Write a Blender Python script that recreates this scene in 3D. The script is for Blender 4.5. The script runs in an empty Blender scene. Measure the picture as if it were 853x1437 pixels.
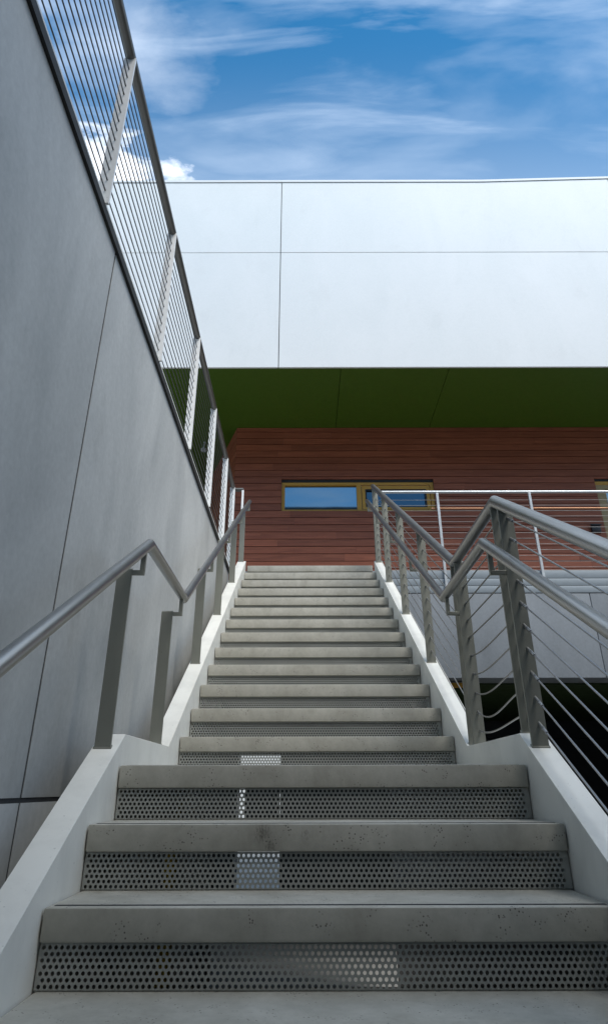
import bpy, bmesh, math, random
from mathutils import Vector, Matrix
random.seed(7)
S = bpy.context.scene
COL = S.collection

# ------------------------------------------------------------------ helpers
def link(o):
    COL.objects.link(o); return o

def thing(name, label, cat, loc=(0, 0, 0), group=None, kind=None):
    o = link(bpy.data.objects.new(name, None))
    o.location = loc
    o.empty_display_size = .1
    o['label'] = label; o['category'] = cat
    if group: o['group'] = group
    if kind: o['kind'] = kind
    return o

def wloc(o):
    v = Vector((0, 0, 0))
    while o is not None:
        v += o.location; o = o.parent
    return v

def obj(name, bm, mat, parent=None, smooth=None, label=None):
    """one mesh object; bmesh coordinates are world coordinates"""
    bmesh.ops.recalc_face_normals(bm, faces=bm.faces[:])
    me = bpy.data.meshes.new(name)
    if parent is not None:
        bmesh.ops.translate(bm, verts=bm.verts[:], vec=-wloc(parent))
    bm.to_mesh(me); bm.free()
    mats = mat if isinstance(mat, (list, tuple)) else [mat]
    for m in mats: me.materials.append(m)
    if smooth is not None:
        for p in me.polygons: p.use_smooth = True
        me.set_sharp_from_angle(angle=math.radians(smooth))
    o = link(bpy.data.objects.new(name, me))
    if parent is not None: o.parent = parent
    if label: o['label'] = label
    return o

def box(bm, x0, x1, y0, y1, z0, z1, bevel=0):
    vs = [bm.verts.new((x, y, z)) for x in (x0, x1) for y in (y0, y1) for z in (z0, z1)]
    fs = []
    for q in ((0, 1, 3, 2), (4, 6, 7, 5), (0, 4, 5, 1), (2, 3, 7, 6), (0, 2, 6, 4), (1, 5, 7, 3)):
        fs.append(bm.faces.new([vs[i] for i in q]))
    if bevel:
        es = list({e for f in fs for e in f.edges})
        bmesh.ops.bevel(bm, geom=es, offset=bevel, segments=2, profile=.6, affect='EDGES')
    return fs

def prism_x(bm, prof, x0, x1, bevel=0):
    """polygon in (y,z) extruded along x"""
    a = [bm.verts.new((x0, y, z)) for y, z in prof]
    b = [bm.verts.new((x1, y, z)) for y, z in prof]
    fs = [bm.faces.new(a), bm.faces.new(b[::-1])]
    n = len(prof)
    for i in range(n):
        j = (i + 1) % n
        fs.append(bm.faces.new([a[i], b[i], b[j], a[j]]))
    if bevel:
        es = list({e for f in fs for e in f.edges})
        bmesh.ops.bevel(bm, geom=es, offset=bevel, segments=2, profile=.6, affect='EDGES')

def prism_y(bm, prof, y0, y1):
    a = [bm.verts.new((x, y0, z)) for x, z in prof]
    b = [bm.verts.new((x, y1, z)) for x, z in prof]
    bm.faces.new(a); bm.faces.new(b[::-1])
    n = len(prof)
    for i in range(n):
        j = (i + 1) % n
        bm.faces.new([a[i], b[i], b[j], a[j]])

def tube(bm, pts, r, n=14, caps=True):
    """round tube along a polyline with mitred corners"""
    pts = [Vector(p) for p in pts]
    dirs = [(pts[i + 1] - pts[i]).normalized() for i in range(len(pts) - 1)]
    d0 = dirs[0]
    ref = Vector((0, 0, 1)) if abs(d0.z) < .95 else Vector((1, 0, 0))
    u = d0.cross(ref).normalized(); v = u.cross(d0).normalized()
    ring = [pts[0] + r * (math.cos(2 * math.pi * k / n) * u + math.sin(2 * math.pi * k / n) * v) for k in range(n)]
    rings = [ring]
    for i in range(1, len(pts)):
        din = dirs[i - 1]
        if i < len(pts) - 1:
            nrm = (din + dirs[i]).normalized()
        else:
            nrm = din
        new = []
        for p in rings[-1]:
            t = (pts[i] - p).dot(nrm) / din.dot(nrm)
            new.append(p + din * t)
        rings.append(new)
    vr = [[bm.verts.new(p) for p in rg] for rg in rings]
    for i in range(len(vr) - 1):
        for k in range(n):
            m = (k + 1) % n
            bm.faces.new([vr[i][k], vr[i][m], vr[i + 1][m], vr[i + 1][k]])
    if caps:
        bm.faces.new(vr[0][::-1]); bm.faces.new(vr[-1])

def NB(): return bmesh.new()

# ------------------------------------------------------------------ materials
def mat(name):
    m = bpy.data.materials.new(name); m.use_nodes = True
    nt = m.node_tree
    b = nt.nodes['Principled BSDF']
    return m, nt, b

def N(nt, t, **kw):
    n = nt.nodes.new(t)
    for k, v in kw.items():
        if k.startswith('i_'):
            n.inputs[k[2:].replace('_', ' ')].default_value = v
        else: setattr(n, k, v)
    return n

def pos(nt, scale):
    g = N(nt, 'ShaderNodeNewGeometry')
    m = N(nt, 'ShaderNodeMapping'); m.inputs['Scale'].default_value = scale
    nt.links.new(g.outputs['Position'], m.inputs['Vector'])
    return m.outputs['Vector']

def noise(nt, vec, scale=1., detail=6, rough=.55, dist=0.):
    n = N(nt, 'ShaderNodeTexNoise')
    n.inputs['Scale'].default_value = scale; n.inputs['Detail'].default_value = detail
    n.inputs['Roughness'].default_value = rough; n.inputs['Distortion'].default_value = dist
    nt.links.new(vec, n.inputs['Vector'])
    return n.outputs['Fac']

def ramp(nt, fac, stops):
    r = N(nt, 'ShaderNodeValToRGB')
    e = r.color_ramp.elements
    while len(e) < len(stops): e.new(.5)
    for el, (p, c) in zip(e, stops):
        el.position = p; el.color = (c, c, c, 1) if not isinstance(c, (tuple, list)) else (*c, 1)
    nt.links.new(fac, r.inputs['Fac'])
    return r.outputs['Color']

def mix(nt, fac, a, b, mode='MIX'):
    m = N(nt, 'ShaderNodeMix', data_type='RGBA', blend_type=mode)
    for s, v in ((m.inputs[0], fac), (m.inputs[6], a), (m.inputs[7], b)):
        if isinstance(v, (int, float)): s.default_value = v
        elif isinstance(v, tuple): s.default_value = (*v, 1)
        else: nt.links.new(v, s)
    return m.outputs[2]

def bump(nt, b, h, strength, dist):
    n = N(nt, 'ShaderNodeBump'); n.inputs['Strength'].default_value = strength; n.inputs['Distance'].default_value = dist
    nt.links.new(h, n.inputs['Height']); nt.links.new(n.outputs['Normal'], b.inputs['Normal'])

def concrete(name, c0, c1, streak=(3, 3, .7), pores=True, rough=.75, stains=.25, porescale=90, spots=()):
    m, nt, b = mat(name)
    n1 = noise(nt, pos(nt, streak), 1.6, 8, .6, .6)
    col = mix(nt, ramp(nt, n1, [(.3, 0.), (.72, 1.)]), c0, c1)
    n2 = noise(nt, pos(nt, (1, 1, 1)), 34, 5, .7)
    col = mix(nt, .28, col, ramp(nt, n2, [(.3, .35), (.7, .65)]), 'OVERLAY')
    n3 = noise(nt, pos(nt, (1, 1, .6)), 3.1, 7, .65, .4)
    st = ramp(nt, n3, [(.56, 0.), (.78, 1.)])
    col = mix(nt, stains, col, mix(nt, st, (1., 1., 1.), (.3, .28, .25)), 'MULTIPLY')
    h = n2
    if pores:
        v = N(nt, 'ShaderNodeTexVoronoi'); v.inputs['Scale'].default_value = porescale
        nt.links.new(pos(nt, (1, 1, 1)), v.inputs['Vector'])
        pm = ramp(nt, v.outputs['Distance'], [(.16, .9), (.30, 0.)])
        sel = ramp(nt, noise(nt, pos(nt, (1, 1, 1)), 21, 2), [(.54, 0.), (.64, 1.)])
        pm2 = mix(nt, 1., pm, sel, 'MULTIPLY')
        col = mix(nt, pm2, col, (.05, .047, .042))
        h = mix(nt, pm2, n2, (0., 0., 0.))
    for sx_, sy_, sz_, sr_ in spots:      # old drip stains with a ragged edge
        dn_ = N(nt, 'ShaderNodeVectorMath', operation='DISTANCE')
        nt.links.new(pos(nt, (1, 1, 1)), dn_.inputs[0]); dn_.inputs[1].default_value = (sx_, sy_, sz_)
        mr = N(nt, 'ShaderNodeMapRange'); mr.inputs['From Min'].default_value = sr_; mr.inputs['From Max'].default_value = 0
        nt.links.new(dn_.outputs['Value'], mr.inputs['Value'])
        ad = N(nt, 'ShaderNodeMath', operation='MULTIPLY')
        nt.links.new(mr.outputs[0], ad.inputs[0]); nt.links.new(noise(nt, pos(nt, (1.2, 1, .55)), 150, 3, .8), ad.inputs[1])
        col = mix(nt, ramp(nt, ad.outputs[0], [(.25, 0.), (.52, .8)]), col, (.035, .032, .027))
    nt.links.new(col, b.inputs['Base Color'])
    b.inputs['Roughness'].default_value = rough
    bump(nt, b, h, .25, .002)
    return m

def paint(name, c, rough=.45, dirt=.2, met=0., spec=.5, bscale=60, bs=.05):
    m, nt, b = mat(name)
    n = noise(nt, pos(nt, (1, 1, .5)), 4.3, 8, .65, .3)
    d = tuple(x * .62 for x in c)
    col = mix(nt, ramp(nt, n, [(.45, 0.), (.8, dirt * (.5 if met > .6 else 1))]), c, d)
    sp = ramp(nt, noise(nt, pos(nt, (1, 1, 1)), 75, 2), [(.70, 0.), (.76, .5)])
    if met < .6: col = mix(nt, sp, col, tuple(x * .45 for x in c))
    nt.links.new(col, b.inputs['Base Color'])
    b.inputs['Metallic'].default_value = met
    b.inputs['Specular IOR Level'].default_value = spec
    v_ = .02 if met > .6 else .08
    rr = ramp(nt, noise(nt, pos(nt, (1, 1, 1)), 14, 5), [(.3, max(0, rough - v_)), (.7, rough + v_)])
    nt.links.new(rr, b.inputs['Roughness'])
    if met < .6: bump(nt, b, noise(nt, pos(nt, (1, 1, 1)), bscale, 3), bs, .002)
    return m

M = {}
M['terrace_rail'] = paint('silver_railing_paint', (.60, .63, .65), .35, .1, met=.4)
M['tread'] = concrete('tread_concrete', (.34, .33, .285), (.46, .45, .40), (4, 3, 3), stains=.3, porescale=115, spots=[(-.125, 2.2, -.115, .06), (-.10, 2.2, -.15, .05), (.0, 2.2, -.12, .04)])
M['wall'] = concrete('grey_cast_concrete', (.36, .37, .365), (.53, .535, .52), (1.1, 1.1, .55), pores=False, rough=.6, stains=.3)
M['fascia'] = concrete('pale_cast_concrete', (.17, .19, .21), (.23, .255, .28), (1.2, 1, .5), pores=False, rough=.65, stains=.15)
M['ground'] = concrete('paving_concrete', (.2, .2, .19), (.3, .3, .285), (.6, .6, .6), stains=.3)
M['shade_building_wall'] = concrete('shade_building_render', (.13, .125, .12), (.19, .185, .175), (.5, .5, .3), pores=False)
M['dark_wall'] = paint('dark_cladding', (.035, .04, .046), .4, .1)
M['deck_floor'] = concrete('deck_concrete', (.3, .3, .29), (.4, .4, .39), (2, 2, 2))
M['white'] = paint('white_steel_paint', (.80, .80, .75), .42, .6)
M['panel'] = concrete('white_facade_panel', (.75, .77, .76), (.80, .81, .80), (.9, .9, .35), pores=False, rough=.6, stains=.07)
M['steel'] = paint('brushed_steel', (.49, .495, .495), .32, .25, met=1.)
M['post'] = paint('satin_steel_bar', (.265, .27, .235), .45, .3, met=.5)
M['bright_post'] = paint('pale_painted_bar', (.92, .93, .93), .4, .05, met=.05)
M['shaded_cable'] = paint('unlit_steel_cable', (.07, .07, .072), .5, .1, met=.4)  # steel darkened in its colour, as unlit cables against the sky
M['shaded_steel'] = paint('shaded_steel_tube', (.16, .155, .145), .4, .2, met=.7)  # shade of the tube's underside put into the steel colour
M['mid_cable'] = paint('grey_steel_cable', (.2, .2, .2), .5, .1, met=.5)
M['cable'] = paint('steel_cable', (.42, .42, .42), .38, .1, met=1.)
M['trim_dark'] = paint('dark_bronze_trim', (.02, .019, .018), .7, .1)
M['joint'] = paint('dark_joint_rubber', (.025, .027, .03), .8, .0)  # dark sealant and backing in the joints
M['metal_trim'] = paint('grey_metal_trim', (.27, .31, .34), .5, .15, met=.2)
M['perf'] = paint('perforated_steel', (.36, .37, .35), .42, .3, met=.4)
M['strip'] = paint('antislip_grit', (.03, .032, .04), .9, .0)
M['green'] = paint('green_soffit_paint', (.052, .112, .004), .55, .1)
M['green_dark'] = paint('green_underside_paint', (.02, .04, .008), .6, .1)
M['yellow'] = paint('ochre_window_frame', (.60, .32, .045), .4, .15)
M['tan'] = paint('tan_door_frame', (.42, .31, .15), .45, .15)
M['bollard'] = paint('yellow_paint', (.8, .55, .04), .5, .3)
M['black'] = paint('black_plastic', (.015, .015, .016), .4, .0)
M['copper'] = paint('copper_toned_rail', (.32, .17, .10), .35, .2, met=.9)
M['grey_post'] = paint('grey_column_paint', (.5, .55, .6), .6, .2)

def wood(name):
    m, nt, b = mat(name)
    at = N(nt, 'ShaderNodeAttribute', attribute_name='tint')
    g = N(nt, 'ShaderNodeNewGeometry')
    ad = N(nt, 'ShaderNodeVectorMath', operation='MULTIPLY_ADD')
    nt.links.new(at.outputs['Vector'], ad.inputs[0]); ad.inputs[1].default_value = (37, 11, 23)
    nt.links.new(g.outputs['Position'], ad.inputs[2])
    mp = N(nt, 'ShaderNodeMapping'); mp.inputs['Scale'].default_value = (1.1, 1.1, 22)
    nt.links.new(ad.outputs[0], mp.inputs['Vector'])
    n = noise(nt, mp.outputs['Vector'], 1.6, 9, .65, .9)
    col = mix(nt, ramp(nt, n, [(.28, 0.), (.75, 1.)]), (.20, .054, .026), (.39, .122, .062))
    mp2 = N(nt, 'ShaderNodeMapping'); mp2.inputs['Scale'].default_value = (2, 2, 120)
    nt.links.new(ad.outputs[0], mp2.inputs['Vector'])
    n2 = noise(nt, mp2.outputs['Vector'], 1.5, 4, .6, .3)
    col = mix(nt, .4, col, ramp(nt, n2, [(.3, .3), (.7, .7)]), 'OVERLAY')
    sx = N(nt, 'ShaderNodeSeparateColor'); nt.links.new(at.outputs['Color'], sx.inputs['Color'])
    tv = N(nt, 'ShaderNodeMapRange'); tv.inputs['To Min'].default_value = .85; tv.inputs['To Max'].default_value = 1.15
    nt.links.new(sx.outputs['Red'], tv.inputs['Value'])
    cc = N(nt, 'ShaderNodeVectorMath', operation='SCALE')
    nt.links.new(col, cc.inputs[0]); nt.links.new(tv.outputs['Result'], cc.inputs['Scale'])
    nt.links.new(cc.outputs[0], b.inputs['Base Color'])
    b.inputs['Roughness'].default_value = .55
    bump(nt, b, n2, .2, .002)
    return m
M['wood'] = wood('red_cedar_boards')

def glass(name, tint, met, rough=.03):
    m, nt, b = mat(name)
    b.inputs['Base Color'].default_value = (*tint, 1)
    b.inputs['Metallic'].default_value = met
    b.inputs['Roughness'].default_value = rough
    bump(nt, b, noise(nt, pos(nt, (1, 1, 1)), 1.3, 2), .02, .02)
    return m
M['glass'] = glass('reflective_glazing', (.20, .26, .30), .9)
M['glass_dark'] = glass('darker_glazing', (.06, .09, .115), .8)

# ------------------------------------------------------------------ geometry constants (camera eye = origin)
T, R, L = .28646, .16711, 1.15008
Y0, Z0 = 1.92813, -.25911
XL, XR = -.646, .774          # clear width of the flight
SW = .09                      # stringer width
def nose(k):
    y = Y0 + T * k + (L - T if k >= 3 else 0)
    return y, Z0 + R * k
SL = R / T
YA, YB, ZL = 2.545, 3.386, .178   # level part of the stringer at the landing
GROUND = nose(-8)[1]
def sz(y):                     # stringer top
    if y < YA: return ZL + (y - YA) * SL
    if y < YB: return ZL
    return ZL + (y - YB) * SL
YTOP = 6.94
DECK = nose(15)[1]

# ------------------------------------------------------------------ ground
bm = NB()
v = [bm.verts.new((x, y, GROUND)) for x, y in ((-250, -250), (250, -250), (250, 250), (-250, 250))]
bm.faces.new(v)
g = obj('ground', bm, M['ground']); g['kind'] = 'structure'

# ------------------------------------------------------------------ staircase
stair = thing('staircase', 'straight flight of concrete steps with perforated metal risers between white painted stringers', 'staircase', (0.064, 0, GROUND))
GAP = .004
def tread_bm(y0, y1, z):
    bm = NB()
    box(bm, XL + GAP, XR - GAP, y0, y1, z - .071, z, bevel=.007)
    return bm
def strip_bm(y, z):
    bm = NB()
    box(bm, XL + .02, XR - .02, y + .03, y + .042, z - .003, z + .0012)
    return bm
y0, z0 = nose(0)
t0 = obj('tread', tread_bm(y0, y0 + T + .06, z0), M['tread'], stair, smooth=40)
s0 = obj('antislip_strip', strip_bm(y0, z0), M['strip'], t0)
for k in list(range(-7, 0)) + [1] + list(range(3, 15)):
    y, z = nose(k)
    c = t0.copy(); COL.objects.link(c); c.parent = stair; c.location = (0, y - y0, z - z0)
    d = s0.copy(); COL.objects.link(d); d.parent = c; d.location = (0, 0, 0)
y2, z2 = nose(2)
ld = obj('landing', tread_bm(y2, nose(3)[0] + .06, z2), M['tread'], stair, smooth=40)
obj('antislip_strip', strip_bm(y2, z2), M['strip'], ld)
y15, z15 = nose(15)
tt = obj('tread', tread_bm(y15, 7.6, z15), M['tread'], stair, smooth=40)
obj('antislip_strip', strip_bm(y15, z15), M['strip'], tt)

# perforated riser (real holes), shared by all risers
def riser_bm(yf, zb, zt):
    bm = NB()
    px, pz = .0146, .01265
    x0, x1 = XL + GAP, XR - GAP
    h = zt - zb
    rows = int(h / pz); mz = (h - rows * pz) / 2
    n = int((x1 - x0 - .006) / px) - 1
    cache = {}
    def vv(x, z):
        key = (round(x, 5), round(z, 5))
        if key not in cache: cache[key] = bm.verts.new((x, yf, z))
        return cache[key]
    # bottom / top margins are plain strips
    for a, b_ in ((zb, zb + mz), (zt - mz, zt)):
        bm.faces.new([vv(x0, a), vv(x1, a), vv(x1, b_), vv(x0, b_)])
    for r in range(rows):
        za = zb + mz + r * pz; zc = za + pz / 2; zd = za + pz
        off = x0 + .003 + (px / 2 if r % 2 else 0)
        bm.faces.new([vv(x0, za), vv(off, za), vv(off, zd), vv(x0, zd)])
        for i in range(n):
            xa = off + i * px; xb = xa + px; xc = xa + px / 2
            K = 8; rr = .0047
            hole = [vv(xc + rr * math.cos(2 * math.pi * (q + .5) / K), zc + rr * math.sin(2 * math.pi * (q + .5) / K)) for q in range(K)]
            c = [vv(xb, za), vv(xb, zd), vv(xa, zd), vv(xa, za)]   # br, tr, tl, bl
            # hole verts start at angle 22.5 deg and go round; corners tr, tl, bl, br
            cr = [c[1], c[2], c[3], c[0]]
            for q in range(4):
                a1, a2 = hole[2 * q], hole[2 * q + 1]
                bm.faces.new([a1, cr[q], a2])
                nx = hole[(2 * q + 2) % K]
                bm.faces.new([a2, cr[q], cr[(q + 1) % 4], nx])
        xe = off + n * px
        bm.faces.new([vv(xe, za), vv(x1, za), vv(x1, zd), vv(xe, zd)])
    return bm
def make_riser(k):
    y, z = nose(k + 1); zb = nose(k)[1]
    return y + .016, zb + .001, z - .0725
ry, rb, rt = make_riser(0)
bm = riser_bm(ry, rb, rt)
r0 = obj('riser', bm, M['perf'], stair)
md = r0.modifiers.new('thick', 'SOLIDIFY'); md.thickness = .002
for k in range(-8, 15):
    if k == 0: continue
    yy, bb, _ = make_riser(k)
    c = r0.copy(); COL.objects.link(c); c.parent = stair; c.location = (0, yy - ry, bb - rb)

def stringer(x0, x1):
    yb = YA - (ZL - GROUND - .0) / SL
    top = [(yb + .02, GROUND + .012), (YA, ZL), (YB, ZL), (YTOP, sz(YTOP))]
    D = .40
    bot = [(YTOP, sz(YTOP) - .75), (YB + .12, ZL - D), (YA + .12, ZL - D), (YA + .12 - (ZL - D - GROUND) / SL, GROUND)]
    bm = NB(); prism_x(bm, top + bot + [(yb, GROUND)], x0, x1, bevel=.003)
    return bm
obj('stringer', stringer(XL - SW, XL), M['white'], stair, smooth=30)
obj('stringer', stringer(XR, XR + SW), M['white'], stair, smooth=30)

for xa_ in (XL - .07, XR + .04):  # dark side panels added under the lower flight to darken the riser holes
    bm = NB()
    prism_x(bm, [(YA + .10 - (ZL - .39 - GROUND) / SL, GROUND), (YA + .13, ZL - .405), (YA + .13, GROUND)], xa_, xa_ + .03)
    obj('light_block_panel', bm, M['dark_wall'], stair)

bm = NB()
prism_x(bm, [(YA + .14, GROUND), (YA + .14, ZL - .42), (YB + .12, ZL - .42), (7.15, 1.62), (7.15, GROUND)], XR + .04, XR + .07)  # dark panel added to keep daylight from under the upper flight
obj('light_block_panel', bm, M['dark_wall'], stair)

# ------------------------------------------------------------------ left handrail
PY = [-.5, .4, 1.3, 2.455, 3.31, 4.305, 5.21, 6.11, 6.905]
hl = thing('handrail', 'single round steel handrail on flat bar posts beside the grey concrete wall', 'handrail', (-.7, 2.5, GROUND))
def rail_path(x, zoff, y_start, y_end, ya=2.53, yb=3.385):
    zl = ZL + zoff
    return [(x, y_start, zl + (y_start - ya) * SL), (x, ya, zl), (x, yb, zl), (x, y_end, zl + (y_end - yb) * SL)]
HX = -.632
bm = NB(); tube(bm, rail_path(HX, .714, -.5, 6.97), .0225, 18)
obj('rail', bm, M['steel'], hl, smooth=40)
def bar_post(name, x0, x1, y, zb, zt, m, parent, th=.012, slope=True):
    bm = NB()
    dz = th * SL if slope else 0
    prism_x(bm, [(y, zb - .01), (y + th, zb + dz - .01), (y + th, zt + dz), (y, zt)], x0, x1, bevel=.0015)
    prism_x(bm, [(y - .004, zb - .012), (y + th + .004, zb + dz - .008), (y + th + .002, zb + dz + .006), (y - .002, zb + .004)], x0 - .003, x1 + .003, bevel=.0015)
    return obj(name, bm, m, parent)
def rail_z(y, zoff, ya=2.53, yb=3.385):
    if y < ya: return ZL + zoff + (y - ya) * SL
    if y < yb: return ZL + zoff
    return ZL + zoff + (y - yb) * SL
for y in PY:
    zt = rail_z(y, .714) - .092
    p = bar_post('post', -.727, -.670, y, sz(y), zt + .008, M['post'], hl)
    bm = NB()
    box(bm, -.672, HX + .009, y + .001, y + .019, zt - .012, zt + .006, bevel=.002)
    box(bm, HX - .009, HX + .009, y + .0012, y + .0188, zt + .0055, rail_z(y, .714) - .012)
    obj('bracket', bm, M['post'], p)

# ------------------------------------------------------------------ right guardrail with cables
gr = thing('guardrail', 'steel cable guardrail with double rails on the open side of the steps', 'guardrail', (.82, 2.5, GROUND))
GX = .808
bm = NB(); tube(bm, rail_path(GX, .905, -.5, 6.96, 2.54, 3.38), .026, 20)
obj('top_rail', bm, M['steel'], gr, smooth=40)
RX = .732
bm = NB(); tube(bm, rail_path(RX, .716, -.5, 6.97), .0225, 18)
obj('handrail', bm, M['steel'], gr, smooth=40)
PX0, PX1 = .787, .845
CX = .822
double = {2.455: .10, 3.30: .10, 6.86: .06, -.35: .0}
for y in [-.35, .6, 1.52, 2.455, 3.30, 4.313, 5.216, 6.11, 6.86]:
    zt = rail_z(y, .905, 2.54, 3.38) - .02
    p = bar_post('post', PX0, PX1, y, sz(y), zt, M['post'], gr)
    if double.get(y):
        y2_ = y + double[y]
        bar_post('post', PX0 + .002, PX1 - .002, y2_, sz(y2_), rail_z(y2_, .905, 2.54, 3.38) - .02, M['post'], gr)
    bz = rail_z(y, .716) - .10
    bm = NB()
    box(bm, RX - .009, PX0 + .003, y + .0015, y + .019, bz - .009, bz + .009, bevel=.003)
    box(bm, RX - .009, RX + .009, y + .0017, y + .0188, bz + .0085, rail_z(y, .716) - .012)
    obj('bracket', bm, M['post'], p)
def offs(i): return .078 + .0855 * i
for i in range(10):
    o = offs(i)
    bm = NB()
    def lz(y): return ZL + (y - 2.545) * SL + o
    # lower flight
    ye = 2.455
    tube(bm, [(CX, -.35, lz(-.35)), (CX, ye, lz(ye))], .0032, 8)
    d = .062
    tube(bm, [(CX, ye - d, lz(ye - d)), (CX, ye + .004, lz(ye + .004))], .0056, 10)
    tube(bm, [(CX, ye - d * .55, lz(ye - d * .55)), (CX, ye - d * .45, lz(ye - d * .45))], .0068, 8)
    # between the two bars
    tube(bm, [(CX, ye + .01, ZL + o - .03), (CX, ye + .104, ZL + o - .012)], .0045, 8)
    # landing, the lower ones slack
    a, b_ = ye + .11, 3.302
    sag = [.022, .046, .032, .022, .016, .0, .0, .0, .0, .0][i]
    pts = []
    for q in range(17):
        t = q / 16
        tt_ = t ** 1.7
        pts.append((CX, a + (b_ - a) * t, ZL + o - .008 - .006 * t - sag * 4 * tt_ * (1 - tt_)))
    tube(bm, pts, .0034, 8)
    tube(bm, [(CX, b_ - .04, pts[-2][2]), (CX, b_, pts[-1][2])], .0052, 8)
    # upper flight
    def uz(y): return ZL + (y - 3.386) * SL + o
    tube(bm, [(CX, 3.31, uz(3.34)), (CX, 3.41, uz(3.41)), (CX, 6.9, uz(6.9))], .0030, 8)
    for py_ in (4.313, 5.216, 6.11, 6.86):
        tube(bm, [(CX, py_ - .02, uz(py_ - .02)), (CX, py_ + .02, uz(py_ + .02))], .0045, 8)
    obj('cable', bm, M['cable'], gr, smooth=40)

# ------------------------------------------------------------------ left concrete wall
WX = -.852; WTOP = 2.166
wl = thing('concrete_wall', 'tall grey cast concrete wall with panel joints rising beside the steps', 'wall', (-1., 2., GROUND))
bm = NB()
for ya_, yb_ in ((-9, -3.3), (-3.285, 2.196), (2.211, 7.12)):
    for za, zb in ((GROUND - .1, -.036), (-.022, WTOP)):
        box(bm, WX - .06, WX, ya_, yb_, za, zb, bevel=.0008)
obj('wall_panel', bm, M['wall'], wl, smooth=30)
bm = NB(); box(bm, WX - .25, WX - .003, -9, 7.1, GROUND - .1, WTOP - .01)
obj('wall_core', bm, M['joint'], wl)
bm = NB(); box(bm, WX - .25, WX + .014, -9, 7.125, WTOP, WTOP + .044)
obj('cap_trim', bm, M['trim_dark'], wl)
bm = NB(); box(bm, WX - .24, WX + .012, -9, 7.122, WTOP + .0445, WTOP + .06)
obj('deck_edge', bm, M['white'], wl)

# guardrail on that wall
gw = thing('guardrail', 'pale bar guardrail with many thin cables along the top of the concrete wall', 'guardrail', (-.845, 2., WTOP + .07))
GZ = 3.235
bm = NB(); tube(bm, [(-.852, -9, GZ), (-.852, 7.2, GZ), (-.735, 7.2, GZ)], .024, 16)
obj('top_rail', bm, M['shaded_steel'], gw, smooth=40)
WY = (-3.6, -2.5, -1.4, -.3, .83, 1.96, 3.10, 4.2, 5.29, 6.33, 7.11)
for y in WY:
    bm = NB()
    prism_y(bm, [(-.884, WTOP + .05), (-.826, WTOP + .05), (-.826, GZ - .012), (-.838, GZ + .006), (-.868, GZ + .006), (-.884, GZ - .012)], y, y + .012)
    obj('post', bm, M['bright_post'], gw)
for i in range(14):
    z = 2.29 + .0648 * i
    bm = NB(); tube(bm, [(-.85, -9, z), (-.85, 7.125, z)], .0031, 8)
    for y in WY:
        tube(bm, [(-.85, y - .012, z), (-.85, y + .024, z)], .0036, 8)
    obj('cable', bm, M['shaded_cable'], gw, smooth=40)
bm = NB(); box(bm, -.752, -.728, 7.18, 7.21, DECK - .03, GZ - .01, bevel=.002)
obj('post', bm, M['bright_post'], gw)

# ------------------------------------------------------------------ terrace (deck level) slab + fascia
te = thing('terrace', 'raised terrace with grooved metal edge and pale concrete fascia at the top of the steps', 'terrace', (2, 7.3, GROUND))
bm = NB()
box(bm, -9, 9.5, 7.62, 14, 1.06, DECK - .012)
box(bm, XR + .09, 9.5, 7.23, 7.62, 1.06, DECK - .012)
box(bm, -9, WX - .26, -9, 7.62, 2.0, WTOP + .03)
obj('slab', bm, [M['deck_floor']], te)
bm = NB()
for za, zb in ((2.13, DECK - .03), (2.045, 2.126), (1.962, 2.041)):
    box(bm, XL - .1, 9.5, 7.205, 7.24, za, zb, bevel=.003)
box(bm, XL - .1, 9.5, 7.222, 7.236, 1.97, 2.2)
obj('edge_trim', bm, M['metal_trim'], te, smooth=30)
bm = NB()
for xa, xb in ((XL - .1, .3), (.308, 3.2), (3.208, 6.1), (6.108, 9.5)):
    box(bm, xa, xb, 7.21, 7.60, 1.047, 1.955, bevel=.003)
obj('fascia', bm, M['fascia'], te, smooth=30)
bm = NB(); box(bm, -9, 9.5, 7.605, 14, 1.03, 1.058)
obj('underside', bm, M['green_dark'], te)

# terrace railing
tr = thing('terrace_railing', 'slim silver cable railing along the terrace edge in front of the red boards', 'railing', (2.7, 7.2, DECK))
bm = NB(); tube(bm, [(.86, 7.19, 3.195), (9.3, 7.19, 3.195)], .017, 14)
obj('top_rail', bm, M['terrace_rail'], tr, smooth=40)
for x in (1.603, 2.715, 3.825, 4.935, 6.05, 7.2, 8.3):
    bm = NB(); box(bm, x - .014, x + .014, 7.176, 7.204, 2.02, 3.178, bevel=.002)
    obj('post', bm, M['terrace_rail'], tr)
for i in range(13):
    z = 2.255 + .0695 * i
    bm = NB(); tube(bm, [(.85, 7.19, z), (9.3, 7.19, z)], .0026, 8)
    obj('cable', bm, M['mid_cable'], tr, smooth=40)
bm = NB(); tube(bm, [(1.53, 7.24, 3.0), (9.3, 7.24, 3.0)], .011, 10)
obj('inner_rail', bm, M['copper'], tr, smooth=40, label='copper toned inner rail')

# ------------------------------------------------------------------ building
YW, YF, ZS = 9.4, 7.658, 5.354
bd = thing('building', 'modern building with white panelled upper floor, green soffit and red timber cladding', 'building', (2, 9.4, DECK))
def ztop(x): return 9.118 + max(0, x - 3.0) * .034
bm = NB()
xs = [-14.5, -11.378, -5.87, -.362, 5.15, 10.5]
for a, b_ in zip(xs[:-1], xs[1:]):
    a += .006; b_ -= .006
    box(bm, a, b_, YF, YF + .03, ZS, 7.539, bevel=.003)
    prism_y(bm, [(a, 7.551), (b_, 7.551), (b_, ztop(b_))] + ([(3.0, ztop(3.0))] if a < 3 < b_ else []) + [(a, ztop(a))], YF, YF + .03)
obj('facade_panel', bm, M['panel'], bd)
bm = NB(); box(bm, -14.5, 10.5, YF + .022, YF + .3, ZS + .06, 9.1)
box(bm, -14.5, 10.5, YF + .3, 15, ZS + .06, 9.0)
obj('facade_core', bm, M['joint'], bd)
bm = NB()
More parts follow.
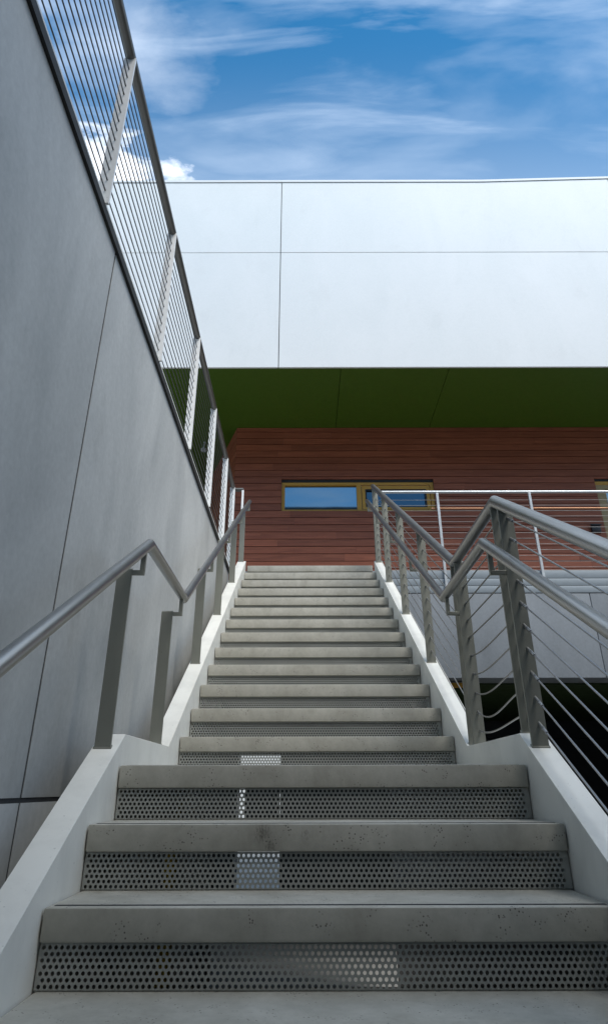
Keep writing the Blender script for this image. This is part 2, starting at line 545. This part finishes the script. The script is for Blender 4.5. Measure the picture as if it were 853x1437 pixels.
prism_y(bm, [(-14.5, 9.132), (3.0, 9.132), (10.5, ztop(10.5) + .014), (10.5, ztop(10.5) + .06), (3.0, 9.178), (-14.5, 9.178)], YF - .012, YF + .35)
obj('coping', bm, M['panel'], bd)
bm = NB()
jx = [-14.5, -8.3, -5.2, -2.6, .53, 2.08, 5.15, 8.2, 10.5]
for a, b_ in zip(jx[:-1], jx[1:]):
    box(bm, a + .004, b_ - .004, YF + .031, 14.5, ZS + .001, ZS + .03)
obj('soffit', bm, M['green'], bd)

# board cladding, one mesh, with openings
def boards(bm, xa, xb, za, zb, holes, xform, h=.117, gap=.010, th=.022):
    lay = bm.faces.layers.float_color.get('tint') or bm.faces.layers.float_color.new('tint')
    z = za
    while z < zb - .01:
        z1 = min(z + h, zb)
        cuts = [xa]
        x = xa + random.uniform(.4, 2.4)
        while x < xb - .25:
            cuts.append(x); x += random.choice((1.2, 1.8, 2.4, 3., 3.6)) + random.uniform(-.3, .3)
        cuts.append(xb)
        for c0, c1 in zip(cuts[:-1], cuts[1:]):
            tint = random.random(); t2 = random.random()
            segs = [(c0 + .001, c1 - .001, z + gap / 2, z1 - gap / 2)]
            for hx0, hx1, hz0, hz1 in holes:
                out = []
                for s in segs:
                    if s[3] <= hz0 or s[2] >= hz1 or s[1] <= hx0 or s[0] >= hx1: out.append(s); continue
                    if s[0] < hx0: out.append((s[0], hx0, s[2], s[3]))
                    if s[1] > hx1: out.append((hx1, s[1], s[2], s[3]))
                    m0, m1 = max(s[0], hx0), min(s[1], hx1)
                    if s[2] < hz0 - .004: out.append((m0, m1, s[2], hz0))
                    if s[3] > hz1 + .004: out.append((m0, m1, hz1, s[3]))
                segs = out
            for s in segs:
                jit = random.uniform(-.0015, .0015)
                for f in box(bm, s[0], s[1], jit, th, s[2], s[3]):
                    f[lay] = (tint, t2, random.random() * 0 + t2, 1)
                    for v_ in f.verts: v_.tag = True
        z = z1
WIN = (-.358, 2.06, 3.862, 4.412)
DOOR = (4.625, 6.4, 2.24, 4.412)
bm = NB()
boards(bm, -1.107, 10.4, DECK - .02, ZS, [WIN, DOOR], None)
bmesh.ops.translate(bm, verts=bm.verts[:], vec=(0, YW, 0))
obj('timber_cladding', bm, M['wood'], bd)
# backing wall with openings
bm = NB()
for x0, x1, z0_, z1_ in ((-1.09, WIN[0], DECK - .02, ZS), (WIN[0], WIN[1], DECK - .02, WIN[2]), (WIN[0], WIN[1], WIN[3], ZS),
                         (WIN[1], DOOR[0], DECK - .02, ZS), (DOOR[0], DOOR[1], DOOR[3], ZS), (DOOR[1], 10.4, DECK - .02, ZS)):
    box(bm, x0, x1, YW + .024, YW + .2, z0_, z1_)
obj('wall_backing', bm, M['joint'], bd)
# angled side wall going back from the corner
bm = NB()
ln = 5.0
boards(bm, 0, ln, DECK - .02, ZS, [], None)
ang = math.atan2(.68, -.24)
bmesh.ops.rotate(bm, verts=bm.verts[:], cent=(0, 0, 0), matrix=Matrix.Rotation(ang + math.pi, 3, 'Z'))
dv = Vector((math.cos(ang), math.sin(ang), 0))
bmesh.ops.translate(bm, verts=bm.verts[:], vec=Vector((-1.11, YW + .002, 0)) + dv * ln)
obj('timber_cladding', bm, M['wood'], bd)
bm = NB(); box(bm, -14.5, -2.4, 13.9, 14.1, DECK - .02, ZS)
obj('rear_wall', bm, M['dark_wall'], bd)

# window
wn = NB()
x0, x1, z0_, z1_ = WIN
x0 += .003; x1 -= .003; z0_ += .003; z1_ -= .05
yf, yb = YW + .035, YW + .11
fr = .042
mx0, mx1 = .835, .905
box(wn, x0, x1, yf, yb, z0_, z0_ + fr * .75)
box(wn, x0, x1, yf, yb, z1_ - fr, z1_)
box(wn, x0, x0 + fr * 1.2, yf, yb, z0_ + fr * .75, z1_ - fr)
box(wn, x1 - fr * 1.2, x1, yf, yb, z0_ + fr * .75, z1_ - fr)
box(wn, mx0, mx1, yf, yb, z0_ + fr * .75, z1_ - fr)
win = obj('window', wn, M['yellow'], bd, label='long ochre framed window')
hm = NB(); box(hm, x0, x1, YW + .03, YW + .2, z1_ + .002, WIN[3] - .002)
obj('head', hm, M['joint'], win)
cm = NB()
sx0, sx1, sz0, sz1 = mx1 + .012, x1 - fr * 1.2 - .012, z0_ + fr * .75 + .012, z1_ - fr - .012
cf = .055
box(cm, sx0, sx1, yf + .012, yb - .005, sz0, sz0 + cf * .6); box(cm, sx0, sx1, yf + .012, yb - .005, sz1 - cf, sz1)
box(cm, sx0, sx0 + cf, yf + .012, yb - .005, sz0 + cf * .6, sz1 - cf); box(cm, sx1 - cf, sx1, yf + .012, yb - .005, sz0 + cf * .6, sz1 - cf)
obj('sash', cm, M['yellow'], win)
gm = NB()
a0, a1, c0, c1 = sx0 + cf, sx1 - cf, sz0 + cf * .6, sz1 - cf
box(gm, a0, a1, yf + .02, yf + .055, c0, c0 + .014); box(gm, a0, a1, yf + .02, yf + .055, c1 - .022, c1)
box(gm, a0, a0 + .022, yf + .02, yf + .055, c0 + .014, c1 - .022); box(gm, a1 - .022, a1, yf + .02, yf + .055, c0 + .014, c1 - .022)
obj('gasket', gm, M['black'], win)
pm = NB(); box(pm, x0 + fr, mx0 + .004, yf + .05, yf + .06, z0_ + .01, z1_ - fr + .003)
obj('pane', pm, M['glass'], win)
pm = NB(); box(pm, sx0 + .02, sx1 - .02, yf + .056, yf + .066, sz0 + .01, sz1 - .01)
obj('pane', pm, M['glass_dark'], win)

# terrace door / tall window on the right
dn = NB()
x0, x1, z0_, z1_ = DOOR
x0 += .003; x1 -= .003; z1_ -= .045
box(dn, x0, x0 + .15, YW + .03, YW + .12, z0_ + .02, z1_ - .12)
box(dn, x1 - .15, x1, YW + .03, YW + .12, z0_ + .02, z1_ - .12)
box(dn, x0, x1, YW + .03, YW + .12, z1_ - .12, z1_ - .005)
dr = obj('door', dn, M['tan'], bd, label='tall tan framed glass door')
hb = NB(); box(hb, x0, x1, YW + .02, YW + .11, z1_ - .058, z1_ - .004)
hb2 = NB(); box(hb2, x0, x1, YW + .03, YW + .2, z1_ + .001, DOOR[3] - .002)
obj('head_frame', hb, M['yellow'], dr)
obj('head', hb2, M['joint'], dr)
pm = NB(); box(pm, x0 + .14, x1 - .14, YW + .075, YW + .085, z0_ + .02, z1_ - .1)
obj('pane', pm, M['glass'], dr)

# black socket box on the cladding
so = thing('outlet_box', 'small black weatherproof box on the red boards left of the tan door', 'outlet box', (4.47, YW, 3.55))
bm = NB(); box(bm, 4.40, 4.54, YW - .045, YW - .003, 3.475, 3.60, bevel=.008)
obj('housing', bm, M['black'], so, smooth=40)
bm = NB(); box(bm, 4.385, 4.555, YW - .062, YW - .044, 3.592, 3.612, bevel=.004)
obj('hood', bm, M['black'], so, smooth=40)

# lamp under the green soffit, left
la = thing('soffit_lamp', 'small grey lamp hanging below the green soffit behind the cables', 'lamp', (-1.7, 10.6, ZS))
bm = NB(); tube(bm, [(-1.72, 9.9, ZS), (-1.72, 9.9, ZS - .14)], .018, 10)
obj('stem', bm, M['grey_post'], la, smooth=40)
bm = NB(); tube(bm, [(-1.72, 9.9, ZS - .13), (-1.72, 9.9, ZS - .16), (-1.72, 9.9, ZS - .17)], .05, 18)
obj('lamp_shade', bm, M['grey_post'], la, smooth=40)

# ------------------------------------------------------------------ undercroft below the terrace
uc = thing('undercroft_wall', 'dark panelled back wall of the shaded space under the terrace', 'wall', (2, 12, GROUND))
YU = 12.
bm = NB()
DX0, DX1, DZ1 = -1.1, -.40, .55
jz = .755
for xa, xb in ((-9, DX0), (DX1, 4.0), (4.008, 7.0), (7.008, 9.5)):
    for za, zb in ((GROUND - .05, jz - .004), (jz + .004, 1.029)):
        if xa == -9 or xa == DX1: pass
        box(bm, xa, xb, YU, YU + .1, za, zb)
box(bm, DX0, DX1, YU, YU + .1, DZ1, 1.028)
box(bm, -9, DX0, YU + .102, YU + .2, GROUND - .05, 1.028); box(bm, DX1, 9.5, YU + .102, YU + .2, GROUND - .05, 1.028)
box(bm, 9.4, 9.5, 7.62, YU, GROUND - .05, 1.028); box(bm, 5.6, 5.75, -2, YU - .01, GROUND - .05, 1.026)  # unseen side walls added to keep daylight from under terrace and steps
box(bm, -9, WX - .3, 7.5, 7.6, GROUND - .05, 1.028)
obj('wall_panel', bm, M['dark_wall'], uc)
yb_ = thing('beam', 'short ochre painted beam tucked under the edge of the pale terrace fascia', 'beam', (1.75, 7.45, .98))
bm = NB(); box(bm, 1.45, 1.86, 7.42, 7.50, .985, 1.029, bevel=.004)
obj('bar', bm, M['yellow'], yb_)
bm = NB(); box(bm, 1.47, 1.49, 7.44, 7.48, 1.02, 1.04); box(bm, 1.8, 1.82, 7.44, 7.48, 1.02, 1.04)
obj('bracket', bm, M['trim_dark'], yb_)
gt = thing('doorway_block', 'dark solid panel added to block part of the bright doorway below the terrace', 'doorway_block', (-.75, YU, GROUND))  # made-up panel that hides the brightness behind the middle of the doorway
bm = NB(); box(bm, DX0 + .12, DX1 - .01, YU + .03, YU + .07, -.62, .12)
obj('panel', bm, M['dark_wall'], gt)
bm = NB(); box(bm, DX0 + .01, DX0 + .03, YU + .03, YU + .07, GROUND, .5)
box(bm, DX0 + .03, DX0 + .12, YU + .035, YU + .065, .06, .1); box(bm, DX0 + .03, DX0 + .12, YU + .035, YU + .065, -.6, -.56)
obj('doorway_block_frame', bm, M['dark_wall'], gt)
yw = thing('backdrop_wall', 'pale wall added beyond the doorway to brighten the view under the terrace', 'wall', (-1, 23.5, GROUND))  # added backdrop, sunlit so the doorway looks bright through the riser holes
bm = NB(); box(bm, -8, 8, 23.4, 23.6, GROUND - .05, 2.2, bevel=.01)
obj('wall_body', bm, M['panel'], yw)
bm = NB(); box(bm, -8.05, 8.05, 23.36, 23.64, 2.203, 2.28, bevel=.01)
obj('coping', bm, M['fascia'], yw)
# yellow post and grey column seen through the holes
yp = thing('post', 'thin yellow painted post standing under the steps behind the perforated risers', 'post', (-.66, 4.0, GROUND))
bm = NB(); tube(bm, [(-.70, 4.0, GROUND), (-.70, 4.0, -.02)], .035, 14)
obj('shaft', bm, M['bollard'], yp, smooth=40)
bm = NB(); tube(bm, [(-.70, 4.0, -.1), (-.70, 4.0, -.0), (-.70, 4.0, .012)], .039, 14)
obj('cap', bm, M['bollard'], yp, smooth=40)
cp = thing('column', 'square grey column under the steps seen through the perforated risers', 'column', (-.53, 4.1, GROUND))
bm = NB(); box(bm, -.60, -.49, 4.05, 4.16, GROUND, .02, bevel=.004)
obj('shaft', bm, M['grey_post'], cp)
bm = NB(); box(bm, -.63, -.46, 4.02, 4.19, GROUND, GROUND + .012)
obj('base_plate', bm, M['grey_post'], cp)

# ------------------------------------------------------------------ building added behind the viewer to shade the lower steps
ob = thing('shade_building', 'plain grey rendered building added out of view to shade the lower steps', 'building', (1, -3, GROUND))
bm = NB()
OH = 8.6
box(bm, -12, 14, -16, -2.2, GROUND, OH)
obj('wall', bm, M['shade_building_wall'], ob)
bm = NB(); box(bm, -12.1, 14.1, -16.1, -2.1, OH + .002, OH + .2)
obj('coping', bm, M['trim_dark'], ob)
for i in range(7):
    bm = NB(); box(bm, -10.5 + 3.4 * i, -8.7 + 3.4 * i, -2.2, -2.14, .6, 2.2)
    w_ = obj('window', bm, M['trim_dark'], ob)
    bm = NB(); box(bm, -10.4 + 3.4 * i, -8.8 + 3.4 * i, -2.15, -2.13, .7, 2.1)
    obj('pane', bm, M['glass_dark'], w_)

# ------------------------------------------------------------------ world
SUN_EL, SUN_ROT = math.radians(53), math.radians(143)
w = bpy.data.worlds.new('World'); S.world = w; w.use_nodes = True
nt = w.node_tree
for n in list(nt.nodes): nt.nodes.remove(n)
out = N(nt, 'ShaderNodeOutputWorld'); bg = N(nt, 'ShaderNodeBackground')
nt.links.new(bg.outputs[0], out.inputs[0])
bg.inputs['Strength'].default_value = .13
sky = N(nt, 'ShaderNodeTexSky', sky_type='NISHITA', sun_disc=False, sun_elevation=SUN_EL, sun_rotation=SUN_ROT)
sky.air_density = 1.0; sky.dust_density = .4; sky.ozone_density = 3.0
hs = N(nt, 'ShaderNodeHueSaturation'); hs.inputs['Saturation'].default_value = 1.32; hs.inputs['Value'].default_value = 1.0; hs.inputs['Hue'].default_value = .487
nt.links.new(sky.outputs[0], hs.inputs['Color'])
tc = N(nt, 'ShaderNodeTexCoord')
sp = N(nt, 'ShaderNodeSeparateXYZ'); nt.links.new(tc.outputs['Generated'], sp.inputs[0])
def math_(op, a, b=None, clamp=False):
    n = N(nt, 'ShaderNodeMath', operation=op, use_clamp=clamp)
    for s, v_ in zip(n.inputs, (a, b)):
        if v_ is None: continue
        if isinstance(v_, (int, float)): s.default_value = v_
        else: nt.links.new(v_, s)
    return n.outputs[0]
zc = math_('MAXIMUM', sp.outputs['Z'], .06)
U = math_('DIVIDE', sp.outputs['X'], zc); V = math_('DIVIDE', sp.outputs['Y'], zc)
cb = N(nt, 'ShaderNodeCombineXYZ'); nt.links.new(U, cb.inputs[0]); nt.links.new(V, cb.inputs[1])
def mapped(scale, rot=0, loc=(0, 0, 0)):
    m = N(nt, 'ShaderNodeMapping'); m.inputs['Scale'].default_value = scale; m.inputs['Rotation'].default_value = (0, 0, rot); m.inputs['Location'].default_value = loc
    nt.links.new(cb.outputs[0], m.inputs['Vector']); return m.outputs[0]
# high wisps
c1 = ramp(nt, noise(nt, mapped((1.5, 6, 1), .22, (3.1, .4, 0)), 1.6, 9, .52, .5), [(.49, 0.), (.80, .62)])
c2 = ramp(nt, noise(nt, mapped((1.6, 4.2, 1), -.12, (.7, 2.3, 0)), 1.5, 8, .5, .3), [(.47, 0.), (.78, .5)])
wisps = math_('MAXIMUM', c1, c2)
# cumulus on the left
def blob(u, v_, su, sv):
    a = math_('MULTIPLY', math_('SUBTRACT', U, u), su); b = math_('MULTIPLY', math_('SUBTRACT', V, v_), sv)
    return math_('SQRT', math_('ADD', math_('MULTIPLY', a, a), math_('MULTIPLY', b, b)))
nz = noise(nt, mapped((1, 1.6, 1)), 7.5, 10, .58, .15)
def cumulus(u, v_, su, sv, k, lo=.42, hi=.62):
    d = blob(u, v_, su, sv)
    x = math_('ADD', math_('SUBTRACT', 1., d), math_('MULTIPLY', math_('SUBTRACT', nz, .5), k))
    return ramp(nt, x, [(lo, 0.), (hi, 1.)])
cu = math_('MAXIMUM', cumulus(-.42, .85, 3.2, 4.6, 1.3), math_('MULTIPLY', cumulus(-.27, .60, 4.5, 6.5, 1.2, .3, .95), .25))
cu = math_('MAXIMUM', cu, math_('MULTIPLY', cumulus(-.55, .50, 3, 5, 1.3, .35, .9), .4))
fill_veil = N(nt, 'ShaderNodeMapRange', interpolation_type='SMOOTHSTEP')  # cloud veil added overhead and behind, out of view, as neutral fill
fill_veil.inputs['From Min'].default_value = .50; fill_veil.inputs['From Max'].default_value = .1
nt.links.new(V, fill_veil.inputs['Value'])
fill_veil_back = N(nt, 'ShaderNodeMapRange', interpolation_type='SMOOTHSTEP')
fill_veil_back.inputs['From Min'].default_value = -1.6; fill_veil_back.inputs['From Max'].default_value = -.9
nt.links.new(V, fill_veil_back.inputs['Value'])
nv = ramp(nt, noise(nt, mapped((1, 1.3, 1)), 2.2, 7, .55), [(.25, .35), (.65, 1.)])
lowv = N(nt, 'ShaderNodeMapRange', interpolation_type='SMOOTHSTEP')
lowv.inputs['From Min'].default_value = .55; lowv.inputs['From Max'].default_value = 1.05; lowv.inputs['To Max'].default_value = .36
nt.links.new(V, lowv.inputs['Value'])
side_fill_veil = N(nt, 'ShaderNodeMapRange', interpolation_type='SMOOTHSTEP')  # another veil added out of view on the right, to brighten the left wall
side_fill_veil.inputs['From Min'].default_value = .75; side_fill_veil.inputs['From Max'].default_value = 1.5
nt.links.new(U, side_fill_veil.inputs['Value'])
ov = math_('MULTIPLY', math_('MULTIPLY', fill_veil.outputs[0], fill_veil_back.outputs[0]), nv)
ov = math_('MAXIMUM', ov, math_('MULTIPLY', side_fill_veil.outputs[0], nv))
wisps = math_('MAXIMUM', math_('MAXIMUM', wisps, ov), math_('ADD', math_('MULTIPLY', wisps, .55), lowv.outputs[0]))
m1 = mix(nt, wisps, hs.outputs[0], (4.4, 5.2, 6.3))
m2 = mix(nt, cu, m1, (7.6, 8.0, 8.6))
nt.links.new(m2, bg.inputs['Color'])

sl = bpy.data.lights.new('sun', 'SUN'); sl.energy = 2.0; sl.angle = math.radians(28); sl.color = (1, .96, .9)
so_ = link(bpy.data.objects.new('sun', sl))
sd = Vector((math.sin(SUN_ROT) * math.cos(SUN_EL), math.cos(SUN_ROT) * math.cos(SUN_EL), math.sin(SUN_EL)))
so_.rotation_euler = sd.to_track_quat('Z', 'Y').to_euler()
so_.location = (0, -3, 14)

# ------------------------------------------------------------------ camera
F, TH, RO = 912.095, .473911682, 2.18325e-3
cam = bpy.data.cameras.new('camera'); co = link(bpy.data.objects.new('camera', cam))
cam.sensor_fit = 'HORIZONTAL'; cam.sensor_width = 36; cam.lens = 36 * F / 853
cam.shift_y = -(718.5 - 640) / 853
cam.clip_start = .02; cam.clip_end = 2000
R0 = Vector((1, 0, 0)); U0 = Vector((0, -math.sin(TH), math.cos(TH))); FW = Vector((0, math.cos(TH), math.sin(TH)))
r_ = math.cos(RO) * R0 - math.sin(RO) * U0; u_ = math.sin(RO) * R0 + math.cos(RO) * U0
mw = Matrix.Identity(4)
for i in range(3): mw[i][0], mw[i][1], mw[i][2] = r_[i], u_[i], -FW[i]
co.matrix_world = mw
S.camera = co
S.render.resolution_x, S.render.resolution_y = 607, 1024
S.render.engine = 'CYCLES'
vs = S.view_settings
vs.view_transform = 'Standard'; vs.look = 'None'; vs.exposure = .72; vs.gamma = 1
